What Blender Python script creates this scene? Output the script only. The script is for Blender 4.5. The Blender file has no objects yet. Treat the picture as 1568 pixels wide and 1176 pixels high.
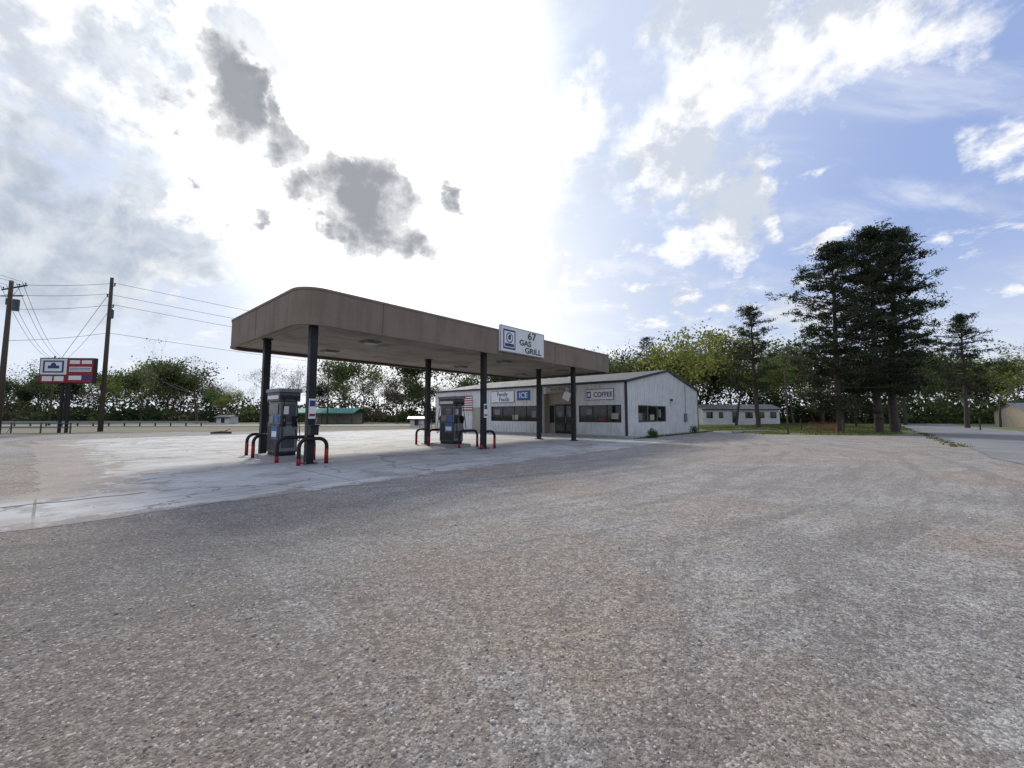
import bpy, math, numpy as np
from mathutils import Vector, Matrix, Quaternion
R = math.radians
scene = bpy.context.scene
scene.view_settings.view_transform = 'Standard'
scene.view_settings.look = 'None'
scene.view_settings.exposure = 0
COL = scene.collection
TH = math.atan2(.753, .658)
AX, AY = -6.13, 12.33
def site(x, y):
    c, s = math.cos(TH), math.sin(TH)
    return (AX + c*x - s*y, AY + s*x + c*y)

# ---------------------------------------------------------------- materials
def new_mat(name):
    m = bpy.data.materials.new(name); m.use_nodes = True
    nt = m.node_tree
    return m, nt, nt.nodes['Principled BSDF']
def N(nt, t, **kw):
    n = nt.nodes.new(t)
    for k, v in kw.items(): setattr(n, k, v)
    return n
def L(nt, a, b): nt.links.new(a, b)
def mixc(nt, fac, a, b, mode='MIX'):
    n = N(nt, 'ShaderNodeMix', data_type='RGBA', blend_type=mode)
    for i, v in ((0, fac), (6, a), (7, b)):
        if isinstance(v, bpy.types.NodeSocket): L(nt, v, n.inputs[i])
        else: n.inputs[i].default_value = (v if i == 0 else (v[0], v[1], v[2], 1))
    return n.outputs[2]
def mth(nt, op, a, b=None, c=None, clamp=False):
    n = N(nt, 'ShaderNodeMath', operation=op, use_clamp=clamp)
    for i, v in enumerate((a, b, c)):
        if v is None: continue
        if isinstance(v, bpy.types.NodeSocket): L(nt, v, n.inputs[i])
        else: n.inputs[i].default_value = v
    return n.outputs[0]
def maprange(nt, v, a, b, c=0., d=1., smooth=True):
    n = N(nt, 'ShaderNodeMapRange', interpolation_type='SMOOTHSTEP' if smooth else 'LINEAR')
    L(nt, v, n.inputs[0])
    for i, x in zip((1, 2, 3, 4), (a, b, c, d)): n.inputs[i].default_value = x
    return n.outputs[0]
def noise(nt, vec, scale, detail=4, rough=.55, dist=0., out=0):
    n = N(nt, 'ShaderNodeTexNoise')
    if vec is not None: L(nt, vec, n.inputs['Vector'])
    n.inputs['Scale'].default_value = scale; n.inputs['Detail'].default_value = detail
    n.inputs['Roughness'].default_value = rough; n.inputs['Distortion'].default_value = dist
    return n.outputs[out]
def mapping(nt, vec, rot=(0, 0, 0), scale=(1, 1, 1), loc=(0, 0, 0)):
    n = N(nt, 'ShaderNodeMapping'); L(nt, vec, n.inputs[0])
    n.inputs['Rotation'].default_value = rot; n.inputs['Scale'].default_value = scale; n.inputs['Location'].default_value = loc
    return n.outputs[0]
def bump(nt, h, strength, dist):
    n = N(nt, 'ShaderNodeBump'); L(nt, h, n.inputs['Height'])
    n.inputs['Strength'].default_value = strength; n.inputs['Distance'].default_value = dist
    return n.outputs[0]
def objco(nt): return N(nt, 'ShaderNodeTexCoord').outputs['Object']

def paint(name, col, rough=.5, dirt=.25, scale=1.5, metal=0., bumpy=0., spec=.35):
    m, nt, p = new_mat(name); co = objco(nt)
    n1 = noise(nt, co, scale, 4, .65)
    n2 = noise(nt, mapping(nt, co, scale=(6, 6, .7)), scale, 3, .6)
    f = mth(nt, 'MULTIPLY', maprange(nt, mth(nt, 'ADD', mth(nt, 'MULTIPLY', n1, .5), mth(nt, 'MULTIPLY', n2, .5)), .4, .68), dirt)
    dc = tuple(c*.45*k for c, k in zip(col, (1., .9, .75)))
    L(nt, mixc(nt, f, col, dc), p.inputs['Base Color'])
    L(nt, maprange(nt, n1, .3, .7, max(rough-.1, .02), min(1, rough+.15)), p.inputs['Roughness'])
    p.inputs['Metallic'].default_value = metal; p.inputs['Specular IOR Level'].default_value = spec
    if bumpy: L(nt, bump(nt, n1, bumpy, .01), p.inputs['Normal'])
    return m
def plain(name, col, rough=.5):
    m, nt, p = new_mat(name)
    L(nt, mixc(nt, noise(nt, objco(nt), 4, 2), col, tuple(c*.8 for c in col)), p.inputs['Base Color']); p.inputs['Roughness'].default_value = rough
    return m

M_white = paint('white_metal', (.70, .71, .69), .5, .4)
M_whiteb = paint('white_paint', (.76, .76, .74), .5, .15)
M_trim = paint('dark_trim', (.045, .045, .05), .5, .2)
M_roof = paint('metal_roof', (.09, .09, .095), .7, .3)
M_fascia = paint('tan_brown_fascia', (.255, .205, .16), .9, .4, .5, spec=.12)
M_seam = plain('seam', (.07, .055, .045), .7)
M_black = paint('black_post', (.012, .012, .014), .5, .2)
M_red = paint('red_paint', (.32, .02, .022), .5, .35, 4)
M_blue = paint('blue_panel', (.03, .12, .34), .4, .3, 4)
M_navy = plain('navy_print', (.015, .04, .16), .5)
M_dkgrey = paint('grey_metal', (.07, .07, .075), .4, .3, 3)
M_ltgrey = paint('lightgrey_metal', (.20, .20, .20), .4, .35, 3)
M_screen = plain('screen', (.012, .013, .015), .15)
M_green = plain('green_print', (.010, .045, .05), .5)
M_tan = paint('tan_panel', (.40, .35, .28), .6, .3)
M_rubber = plain('hose_rubber', (.012, .012, .012), .6)
M_conc = paint('kerb_concrete', (.36, .345, .32), .9, .5, 2., bumpy=.3)
M_greenroof = paint('green_roof', (.07, .24, .18), .7, .3)
M_wire = plain('wire', (.03, .03, .03), .6)
M_gal = paint('galvanised', (.3, .3, .3), .5, .2)

m, nt, p = new_mat('window_glass'); M_glass = m
p.inputs['Roughness'].default_value = .06
L(nt, mixc(nt, maprange(nt, noise(nt, objco(nt), 1.3, 3), .45, .6), (.008, .009, .011), (.035, .034, .03)), p.inputs['Base Color'])

m, nt, p = new_mat('soffit'); M_soffit = m
co = objco(nt)
br = N(nt, 'ShaderNodeTexBrick'); L(nt, co, br.inputs['Vector']); br.offset = 0
br.inputs['Scale'].default_value = 1; br.inputs['Brick Width'].default_value = 3.7; br.inputs['Row Height'].default_value = .4
br.inputs['Mortar Size'].default_value = .012
br.inputs['Color1'].default_value = (.30, .265, .225, 1); br.inputs['Color2'].default_value = (.255, .23, .195, 1); br.inputs['Mortar'].default_value = (.10, .08, .07, 1)
L(nt, mixc(nt, maprange(nt, noise(nt, co, .6, 5, .65), .42, .7, 0, .75), br.outputs[0], (.13, .10, .075)), p.inputs['Base Color'])
p.inputs['Roughness'].default_value = .8; p.inputs['Specular IOR Level'].default_value = .2

m, nt, p = new_mat('wood_pole'); M_wood = m
co = objco(nt); nz = noise(nt, mapping(nt, co, scale=(12, 12, .6)), 2, 4, .6)
L(nt, mixc(nt, nz, (.04, .028, .02), (.11, .085, .065)), p.inputs['Base Color']); p.inputs['Roughness'].default_value = .9
m, nt, p = new_mat('bark'); M_bark = m
co = objco(nt); nz = noise(nt, mapping(nt, co, scale=(5, 5, 1.2)), 3, 4, .6)
L(nt, mixc(nt, nz, (.03, .022, .018), (.11, .085, .07)), p.inputs['Base Color']); p.inputs['Roughness'].default_value = .95

def foliage_mat(name, trans=.35):
    m, nt, p = new_mat(name)
    at = N(nt, 'ShaderNodeAttribute', attribute_name='col')
    L(nt, at.outputs['Color'], p.inputs['Base Color']); p.inputs['Roughness'].default_value = .75
    p.inputs['Specular IOR Level'].default_value = .15
    tr = N(nt, 'ShaderNodeBsdfTranslucent'); L(nt, at.outputs['Color'], tr.inputs[0])
    mx = N(nt, 'ShaderNodeMixShader'); mx.inputs[0].default_value = trans
    L(nt, p.outputs[0], mx.inputs[1]); L(nt, tr.outputs[0], mx.inputs[2])
    L(nt, mx.outputs[0], nt.nodes['Material Output'].inputs[0])
    return m
M_leaf = foliage_mat('leaves', .45)
M_needle = foliage_mat('needles', .2)

def dist_to(nt, co, px, py):
    d = N(nt, 'ShaderNodeVectorMath', operation='DISTANCE'); L(nt, co, d.inputs[0]); d.inputs[1].default_value = (px, py, 0)
    return d.outputs['Value']
def gravel_net(nt, co):
    big = noise(nt, co, .17, 4, .6)
    med = noise(nt, co, .8, 6, .7)
    cl = noise(nt, co, 4.0, 5, .72)
    c = mixc(nt, maprange(nt, med, .33, .67), (.295, .272, .248), (.44, .418, .385))
    def patch(px, py, r):
        return maprange(nt, mth(nt, 'ADD', mth(nt, 'DIVIDE', dist_to(nt, co, px, py), r), mth(nt, 'MULTIPLY', mth(nt, 'SUBTRACT', med, .5), 2.6)), 1.25, .15)
    pt = mth(nt, 'MAXIMUM', patch(-.3, 3.3, 2.2), patch(-10, 9.0, 3.8))
    pt = mth(nt, 'MAXIMUM', pt, mth(nt, 'MULTIPLY', patch(-2.4, 1.7, 2.2), .9))
    pt = mth(nt, 'MAXIMUM', pt, mth(nt, 'MULTIPLY', patch(12, 17, 6.), .7))
    pt = mth(nt, 'MAXIMUM', pt, mth(nt, 'MULTIPLY', patch(1.2, 1.6, 1.5), .6))
    pt = mth(nt, 'MAXIMUM', pt, mth(nt, 'MULTIPLY', maprange(nt, big, .46, .62), .75))
    c = mixc(nt, mth(nt, 'MULTIPLY', pt, .85), c, (.41, .325, .25))
    sxyz = N(nt, 'ShaderNodeSeparateXYZ'); L(nt, co, sxyz.inputs[0])
    al = mth(nt, 'MULTIPLY', mth(nt, 'ADD', sxyz.outputs[0], sxyz.outputs[1]), .14)
    def arcs(cx, cy, sc, seed):
        r = mth(nt, 'ADD', dist_to(nt, co, cx, cy), mth(nt, 'MULTIPLY', cl, .22))
        cbn = N(nt, 'ShaderNodeCombineXYZ'); L(nt, mth(nt, 'MULTIPLY', r, sc), cbn.inputs[0])
        L(nt, al, cbn.inputs[1]); cbn.inputs[2].default_value = seed
        return noise(nt, cbn.outputs[0], 1., 5, .66, .1)
    a1 = arcs(-16, 34, 1.7, 3.); a2 = arcs(22, -6, 2.0, 8.)
    a3 = arcs(-14, -9, 2.2, 5.)
    brk = maprange(nt, med, .38, .56, .25, 1)
    c = mixc(nt, mth(nt, 'MULTIPLY', maprange(nt, a1, .49, .63, 0, .6), brk), c, (.19, .17, .155))
    c = mixc(nt, mth(nt, 'MULTIPLY', maprange(nt, a2, .51, .65, 0, .55), brk), c, (.21, .187, .167))
    c = mixc(nt, mth(nt, 'MULTIPLY', maprange(nt, a3, .53, .70, 0, .42), brk), c, (.53, .51, .475))
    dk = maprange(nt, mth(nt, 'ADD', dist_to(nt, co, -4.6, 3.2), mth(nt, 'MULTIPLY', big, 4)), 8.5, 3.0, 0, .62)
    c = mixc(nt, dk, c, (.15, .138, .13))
    v = N(nt, 'ShaderNodeTexVoronoi'); L(nt, co, v.inputs['Vector']); v.inputs['Scale'].default_value = 72
    sep = N(nt, 'ShaderNodeSeparateColor'); L(nt, v.outputs['Color'], sep.inputs[0])
    k = mth(nt, 'ADD', mth(nt, 'MULTIPLY', sep.outputs[0], .85), .57)
    cc = N(nt, 'ShaderNodeVectorMath', operation='SCALE'); L(nt, c, cc.inputs[0]); L(nt, k, cc.inputs['Scale'])
    c = cc.outputs[0]
    fine = noise(nt, co, 16, 6, .8)
    c = mixc(nt, maprange(nt, fine, .40, .56, .55, 0), c, (.125, .105, .088))
    c = mixc(nt, maprange(nt, cl, .36, .56, .32, 0), c, (.16, .138, .118))
    c = mixc(nt, maprange(nt, sep.outputs[1], .95, .97, 0, .6, False), c, (.66, .64, .60))
    h = mth(nt, 'ADD', mth(nt, 'MULTIPLY', v.outputs['Distance'], -.8), mth(nt, 'MULTIPLY', fine, 2.6))
    h = mth(nt, 'ADD', h, mth(nt, 'MULTIPLY', a1, 2.5)); h = mth(nt, 'ADD', h, mth(nt, 'MULTIPLY', cl, 2.4))
    return c, h

m, nt, p = new_mat('gravel'); M_gravel = m
co = objco(nt); c, h = gravel_net(nt, co)
d = N(nt, 'ShaderNodeVectorMath', operation='LENGTH'); L(nt, co, d.inputs[0])
far = maprange(nt, mth(nt, 'ADD', d.outputs['Value'], mth(nt, 'MULTIPLY', noise(nt, co, .2, 3), 14)), 50, 58)
gr = mixc(nt, maprange(nt, noise(nt, co, .12, 5, .65), .4, .6), (.15, .125, .075), (.07, .10, .035))
c = mixc(nt, far, c, gr)
L(nt, c, p.inputs['Base Color']); p.inputs['Roughness'].default_value = .88
p.inputs['Specular IOR Level'].default_value = .25
L(nt, bump(nt, h, .75, .012), p.inputs['Normal'])

m, nt, p = new_mat('concrete_pad'); M_pad = m
co = objco(nt)
br = N(nt, 'ShaderNodeTexBrick'); L(nt, mapping(nt, co, loc=(.7, .3, 0)), br.inputs['Vector']); br.offset = 0
br.inputs['Scale'].default_value = 1; br.inputs['Brick Width'].default_value = 4.6; br.inputs['Row Height'].default_value = 3.7
br.inputs['Mortar Size'].default_value = .022; br.inputs['Mortar Smooth'].default_value = .3
br.inputs['Color1'].default_value = (.45, .44, .42, 1); br.inputs['Color2'].default_value = (.53, .52, .50, 1); br.inputs['Mortar'].default_value = (.12, .105, .09, 1)
c = mixc(nt, maprange(nt, noise(nt, co, .45, 7, .72), .42, .60, 0, .8), br.outputs[0], (.31, .285, .26))
c = mixc(nt, maprange(nt, noise(nt, mapping(nt, co, scale=(.25, 2.2, 1)), .8, 6, .7), .50, .66, 0, .65), c, (.20, .18, .16))
c = mixc(nt, maprange(nt, noise(nt, mapping(nt, co, loc=(9, 3, 2)), .9, 6, .65), .56, .64, 0, .6), c, (.13, .115, .10))
c = mixc(nt, maprange(nt, noise(nt, mapping(nt, co, loc=(2, 7, 2)), 2.6, 6, .7), .58, .64, 0, .45), c, (.34, .27, .21))
vc = N(nt, 'ShaderNodeTexVoronoi', feature='DISTANCE_TO_EDGE'); vc.inputs['Scale'].default_value = .24
va = N(nt, 'ShaderNodeVectorMath', operation='MULTIPLY_ADD'); L(nt, noise(nt, co, 1.2, 5, .65, 0, 1), va.inputs[0]); va.inputs[1].default_value = (2.0, 2.0, 0); L(nt, co, va.inputs[2])
L(nt, va.outputs[0], vc.inputs['Vector'])
cm = mth(nt, 'MULTIPLY', maprange(nt, vc.outputs['Distance'], .012, .002, 0, .85), maprange(nt, noise(nt, co, .35, 2), .38, .46))
c = mixc(nt, cm, c, (.08, .07, .065))
c = mixc(nt, maprange(nt, noise(nt, co, 45, 3, .75), .35, .7, 0, .35), c, (.58, .57, .55))
sx = N(nt, 'ShaderNodeSeparateXYZ'); L(nt, co, sx.inputs[0])
gn = noise(nt, co, .8, 8, .78)
e1 = mth(nt, 'ADD', sx.outputs[0], mth(nt, 'MULTIPLY', gn, 9))
e2 = mth(nt, 'ADD', sx.outputs[1], mth(nt, 'MULTIPLY', gn, 4.2))
e3 = mth(nt, 'ADD', sx.outputs[0], mth(nt, 'MULTIPLY', gn, 7))
g = mth(nt, 'MAXIMUM', mth(nt, 'MULTIPLY', maprange(nt, e1, .9, .3), maprange(nt, sx.outputs[1], -2.6, -1.2)), maprange(nt, e2, -2.15, -2.45))
g = mth(nt, 'MAXIMUM', g, maprange(nt, e3, -3.0, -3.5))
g = mth(nt, 'MULTIPLY', g, maprange(nt, noise(nt, co, 6, 5, .75), .34, .46, .35, 1))
md_ = noise(nt, co, .9, 4, .65)
gc = mixc(nt, maprange(nt, md_, .35, .65), (.25, .225, .205), (.38, .305, .24))
gc = mixc(nt, maprange(nt, noise(nt, co, 30, 3, .7), .35, .65, 0, .6), gc, (.14, .125, .11))
c = mixc(nt, g, c, gc)
L(nt, c, p.inputs['Base Color']); p.inputs['Roughness'].default_value = .78
L(nt, bump(nt, noise(nt, co, 25, 4, .75), .4, .008), p.inputs['Normal'])

m, nt, p = new_mat('asphalt'); M_asph = m
co = objco(nt)
c = mixc(nt, maprange(nt, noise(nt, co, .5, 5, .65), .35, .65), (.14, .138, .135), (.22, .215, .21))
c = mixc(nt, maprange(nt, noise(nt, co, 30, 3, .6), .4, .7, 0, .4), c, (.3, .3, .29))
L(nt, c, p.inputs['Base Color']); p.inputs['Roughness'].default_value = .8
m, nt, p = new_mat('grass'); M_grass = m
co = objco(nt)
c = mixc(nt, maprange(nt, noise(nt, co, .35, 5, .7), .38, .62), (.11, .15, .035), (.22, .19, .10))
c = mixc(nt, maprange(nt, noise(nt, co, 8, 4, .7), .35, .65, 0, .6), c, (.06, .085, .025))
L(nt, c, p.inputs['Base Color']); p.inputs['Roughness'].default_value = .95
m, nt, p = new_mat('dry_grass'); M_dry = m
co = objco(nt)
c = mixc(nt, maprange(nt, noise(nt, co, .3, 5, .7), .38, .62), (.17, .13, .09), (.11, .11, .05))
c = mixc(nt, maprange(nt, noise(nt, co, 5, 4, .7), .35, .65, 0, .5), c, (.24, .20, .155))
L(nt, c, p.inputs['Base Color']); p.inputs['Roughness'].default_value = .95
m, nt, p = new_mat('stone'); M_stone = m
at = N(nt, 'ShaderNodeAttribute', attribute_name='col'); L(nt, at.outputs['Color'], p.inputs['Base Color']); p.inputs['Roughness'].default_value = .85

# ---------------------------------------------------------------- mesh helper
def empty(name, loc=(0, 0, 0), rz=0.):
    e = bpy.data.objects.new(name, None); COL.objects.link(e); e.location = loc; e.rotation_euler = (0, 0, rz)
    e.empty_display_size = .3
    return e
class MB:
    def __init__(s): s.v = []; s.f = []; s.m = []; s.mats = []
    def mi(s, mat):
        if mat not in s.mats: s.mats.append(mat)
        return s.mats.index(mat)
    def box(s, x0, x1, y0, y1, z0, z1, mat):
        b = len(s.v); i = s.mi(mat)
        s.v += [(x0, y0, z0), (x1, y0, z0), (x1, y1, z0), (x0, y1, z0), (x0, y0, z1), (x1, y0, z1), (x1, y1, z1), (x0, y1, z1)]
        for f in ((0, 3, 2, 1), (4, 5, 6, 7), (0, 1, 5, 4), (1, 2, 6, 5), (2, 3, 7, 6), (3, 0, 4, 7)):
            s.f.append(tuple(b+k for k in f)); s.m.append(i)
        return s
    def poly(s, pts, mat):
        b = len(s.v); s.v += [tuple(p) for p in pts]; s.f.append(tuple(range(b, b+len(pts)))); s.m.append(s.mi(mat)); return s
    def tube(s, pts, r, mat, n=10, cap=True):
        pts = [Vector(p) for p in pts]; i = s.mi(mat); rings = []
        rr = r if isinstance(r, (list, tuple)) else [r]*len(pts)
        ref = None
        for k, p in enumerate(pts):
            d = ((pts[min(k+1, len(pts)-1)]-pts[max(k-1, 0)])).normalized()
            if ref is None:
                ref = Vector((1, 0, 0)) if abs(d.x) < .8 else Vector((0, 1, 0))
            u = (ref - d*ref.dot(d)).normalized(); ref = u; w = d.cross(u)
            b = len(s.v)
            for a in range(n):
                t = 2*math.pi*a/n
                s.v.append(tuple(p+(u*math.cos(t)+w*math.sin(t))*rr[k]))
            rings.append(b)
        for a, b in zip(rings[:-1], rings[1:]):
            for k in range(n):
                s.f.append((a+k, a+(k+1) % n, b+(k+1) % n, b+k)); s.m.append(i)
        if cap:
            s.f.append(tuple(rings[0]+k for k in range(n))[::-1]); s.m.append(i)
            s.f.append(tuple(rings[-1]+k for k in range(n))); s.m.append(i)
        return s
    def build(s, name, parent=None, bev=0., smooth=False, loc=None, rz=0.):
        me = bpy.data.meshes.new(name); me.from_pydata(s.v, [], s.f)
        for mt in s.mats: me.materials.append(mt)
        me.polygons.foreach_set('material_index', s.m)
        if smooth: me.polygons.foreach_set('use_smooth', [True]*len(s.f))
        me.update(); o = bpy.data.objects.new(name, me); COL.objects.link(o)
        if parent: o.parent = parent
        if loc: o.location = loc
        if rz: o.rotation_euler[2] = rz
        if bev:
            b = o.modifiers.new('bev', 'BEVEL'); b.width = bev; b.segments = 2; b.limit_method = 'ANGLE'
        return o
def text(body, parent, loc, rot, size, mat, name='lettering', align='CENTER', sx=1., bold=.018):
    cu = bpy.data.curves.new(name, 'FONT'); cu.body = body; cu.size = size; cu.extrude = .004
    cu.align_x = align; cu.align_y = 'CENTER'; cu.offset = size*bold
    o = bpy.data.objects.new(name, cu); COL.objects.link(o); o.parent = parent
    o.location = loc; o.rotation_euler = rot; o.scale = (sx, 1, 1); cu.materials.append(mat)
    return o

# ---------------------------------------------------------------- ground sheets
g = MB(); g.poly([(-1500, -300, 0), (1500, -300, 0), (1500, 2500, 0), (-1500, 2500, 0)], M_gravel); g.build('ground')
rng = np.random.default_rng(5)
def ragged(pts, amp, step=.5, z=.004, keep=()):
    out = []
    for i in range(len(pts)):
        a = np.array(pts[i], float); b = np.array(pts[(i+1) % len(pts)], float)
        n = max(1, int(np.linalg.norm(b-a)/step)); nrm = np.array([-(b-a)[1], (b-a)[0]])/np.linalg.norm(b-a)
        w = 0
        for k in range(n):
            w = .7*w + rng.normal(0, amp)*.6
            q = a+(b-a)*k/n + (nrm*w if i not in keep else 0)
            out.append((q[0], q[1], z))
    return out
from mathutils.geometry import tessellate_polygon
def sheet(name, pts, mat, loc=(0, 0, 0), rz=0.):
    tris = tessellate_polygon([[Vector(p) for p in pts]])
    me = bpy.data.meshes.new(name); me.from_pydata(pts, [], [tuple(t) for t in tris]); me.materials.append(mat); me.update()
    if sum(pl.normal.z for pl in me.polygons) < 0: me.flip_normals()
    o = bpy.data.objects.new(name, me); COL.objects.link(o); o.location = loc; o.rotation_euler[2] = rz
    return o
padpts = ragged([(-9.5, -4.5), (19.5, -4.6), (19.5, 23), (-5.6, 23), (-5.4, -1.0), (-9.5, -1.2)], .12, .25, keep=(1,))
sheet('concrete_forecourt', padpts, M_pad, (AX, AY, 0), TH)
rd = ragged([(-25, -16), (95, -16), (95, -23), (-25, -23)], .08, .5, z=.014)
sheet('side_road', rd, M_asph, (AX, AY, 0), TH)
sheet('highway', [(-260, 46, .016), (6, 58, .016), (6, 66, .016), (-260, 54, .016)], M_asph)
k = ragged([(19.0, 37.5), (19.6, 31.5), (24, 29.3), (29.3, 28.8), (62, 66), (200, 60), (200, 120), (10, 120), (10, 47)], .35, 1., z=.008)
sheet('grass_lawn', k, M_grass)
k = ragged([(37, 31.5), (60, 31), (160, 40), (160, 58), (66.5, 58.5)], .3, 1., z=.011)
sheet('grass_verge', k, M_grass)
k = ragged([(-120, 33), (-50, 32), (-36, 33.6), (-22, 38), (-8, 43), (-8, 50), (-120, 45)], .4, 1., z=.011)
sheet('dry_grass_verge', k, M_dry)
cr = MB(); pp = [(-9.0, 5.55), (-8.6, 5.8), (-8.3, 6.2), (-8.1, 6.35), (-7.8, 6.75), (-7.55, 6.95), (-7.3, 7.3), (-7.05, 7.5), (-6.9, 7.75)]
for i, (a, b_) in enumerate(zip(pp[:-1], pp[1:])):
    a = Vector((*a, .009)); b_ = Vector((*b_, .009)); dd = (b_-a).normalized(); w_ = Vector((-dd.y, dd.x, 0))*.03
    cr.poly([a-w_*(.6+.4*(i % 2)), b_-w_*(1-.4*(i % 2)), b_+w_*(.5+.5*(i % 3)/2), a+w_*.8], M_rubber)
cr.build('pavement_crack')

# ---------------------------------------------------------------- numpy bulk meshes
def bulk(name, V, F, MI, C, mats, loc=(0, 0, 0)):
    me = bpy.data.meshes.new(name)
    me.vertices.add(len(V)); me.vertices.foreach_set('co', np.asarray(V, np.float32).ravel())
    F = np.asarray(F, np.int32); me.loops.add(F.size); me.loops.foreach_set('vertex_index', F.ravel())
    me.polygons.add(len(F)); me.polygons.foreach_set('loop_start', np.arange(0, F.size, F.shape[1], dtype=np.int32))
    try: me.polygons.foreach_set('loop_total', np.full(len(F), F.shape[1], np.int32))
    except Exception: pass
    me.polygons.foreach_set('material_index', np.asarray(MI, np.int32))
    me.update(calc_edges=True)
    ca = me.color_attributes.new('col', 'FLOAT_COLOR', 'POINT')
    ca.data.foreach_set('color', np.concatenate([C, np.ones((len(C), 1))], 1).astype(np.float32).ravel())
    for mt in mats: me.materials.append(mt)
    me.validate()
    o = bpy.data.objects.new(name, me); COL.objects.link(o); o.location = loc
    return o
def nrm(a): return a/np.maximum(np.linalg.norm(a, axis=-1, keepdims=True), 1e-9)
def tubes(S, n=4):
    S = np.array(S); P, Q, r0, r1 = S[:, 0:3], S[:, 3:6], S[:, 6], S[:, 7]
    d = nrm(Q-P); ref = np.where(np.abs(d[:, :1]) < .8, np.array([[1., 0, 0]]), np.array([[0, 1., 0]]))
    u = nrm(np.cross(d, ref)); w = np.cross(d, u)
    a = np.arange(n)*2*np.pi/n
    ring = u[:, None]*np.cos(a)[None, :, None] + w[:, None]*np.sin(a)[None, :, None]
    V = np.concatenate([P[:, None]+ring*r0[:, None, None], Q[:, None]+ring*r1[:, None, None]], 1)
    b = (np.arange(len(S))*2*n)[:, None, None]
    kk = np.arange(n); f = np.stack([kk, (kk+1) % n, (kk+1) % n+n, kk+n], 1)
    return V.reshape(-1, 3), (f[None]+b).reshape(-1, 4)
def quads(C, size, rg, asp=.5, flat=0.):
    n = len(C); a = nrm(rg.normal(size=(n, 3))*np.array([1, 1, 1-flat])); b = nrm(np.cross(a, rg.normal(size=(n, 3))))
    s = (size*rg.uniform(.6, 1.4, n))[:, None]
    V = np.stack([C-a*s, C-b*s*asp, C+a*s, C+b*s*asp], 1).reshape(-1, 3)
    return V, np.arange(4*n).reshape(-1, 4)
def merge(parts):
    Vs, Fs, Ms, Cs = [], [], [], []; off = 0
    for V, F, mi, C in parts:
        Vs.append(V); Fs.append(F+off); Ms.append(np.full(len(F), mi)); Cs.append(C if getattr(C, 'ndim', 0) == 2 else np.tile(C, (len(V), 1))); off += len(V)
    return np.concatenate(Vs), np.concatenate(Fs), np.concatenate(Ms), np.concatenate(Cs)

def decid(seed, levels=4, spread=.65, nleaf=1500, ls=.2, clump=.8, H=12.):
    rg = np.random.default_rng(seed); segs = []; tips = []
    def rec(p, d, Ln, r, l):
        for i in range(2):
            d = nrm(d+rg.normal(0, .13, 3)+np.array([0, 0, .06])); q = p+d*Ln/2
            segs.append(np.r_[p, q, r, r*.8]); r *= .8; p = q
            if l >= 2: tips.append(p)
        if l == levels: return
        for k in range(rg.integers(3, 5)):
            nd = nrm(d*.8+rg.normal(0, spread, 3)*np.array([1, 1, .6])+np.array([0, 0, .12]))
            rec(p, nd, Ln*.7*rg.uniform(.75, 1.2), r*.68, l+1)
    rec(np.zeros(3), np.array([0, 0, 1.]), 3., .22, 0)
    S = np.array(segs); sc = H/S[:, 5].max(); S[:, :6] *= sc
    T = np.array(tips)*sc
    bV, bF = tubes(S, 3)
    c = T[rg.integers(0, len(T), nleaf)]+rg.normal(0, clump*.5, (nleaf, 3)); lV, lF = quads(c, ls, rg, .6)
    return bV, bF, lV, lF
var_bare = [decid(s, 5, .55, 300, .12, .6) for s in (1, 2, 3, 4)]
var_leaf = [decid(s, 4, .6, 2000, .17, 1.1) for s in (11, 12, 13, 14)]
var_dense = [decid(s, 4, .7, 3600, .21, 1.5) for s in (21, 22, 23)]
YG = (.20, .21, .06); DG = (.055, .08, .03); BR = (.125, .105, .07); MG = (.10, .135, .045)
def line(name, rows, seed):
    rg = np.random.default_rng(seed); parts = []
    for (x0, y0, x1, y1, n, h0, h1, wts, jit, ug) in rows:
        for i in range(n):
            t = (i+rg.uniform(-1.1, 1.1))/max(1, n-1)
            px = x0+(x1-x0)*t; py = y0+(y1-y0)*t+rg.normal(0, jit)
            k = rg.choice(3, p=wts[:3]); va = (var_bare, var_leaf, var_dense)[k]; va = va[rg.integers(len(va))]
            s = rg.uniform(h0, h1)/12.; w = s*rg.uniform(.7, 1.3); a = rg.uniform(0, 6.28)
            Rm = np.array([[math.cos(a), -math.sin(a), 0], [math.sin(a), math.cos(a), 0], [0, 0, 1]])@np.diag([w, w, s])
            off = np.array([px, py, -.05])
            col = np.array((BR, [YG, MG, BR][rg.choice(3, p=wts[3:6])], [DG, MG][rg.integers(2)])[k])*rg.uniform(.7, 1.35)
            parts.append((va[0]@Rm.T+off, va[1], 0, np.array([.1, .08, .06])))
            cc = col[None]*np.repeat(rg.uniform(.5, 1.5, len(va[2])//4), 4)[:, None]
            parts.append((va[2]@Rm.T+off, va[3], 1, cc))
        if ug:
            Ln = math.hypot(x1-x0, y1-y0); m = int(Ln*140); t = rg.uniform(0, 1, m)
            kn = np.linspace(0, 1, int(Ln/3.0)); hk = ug*rg.uniform(.3, 1.45, len(kn)); hh = np.interp(t, kn, hk)
            c = np.stack([x0+(x1-x0)*t, y0+(y1-y0)*t+rg.normal(0, 2., m)+3, rg.uniform(0, 1, m)**1.1*hh], 1)
            V, F = quads(c, .33, rg, .6)
            ck = np.array([DG, BR, MG, DG, MG])[rg.integers(0, 5, len(kn))]; cl = ck[np.clip((t*len(kn)).astype(int), 0, len(kn)-1)]
            parts.append((V, F, 1, np.repeat(cl*rg.uniform(.45, 1.2, (m, 1)), 4, 0)))
    V, F, MI, C = merge(parts)
    return bulk(name, V, F, MI, C, [M_bark, M_leaf])
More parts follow.
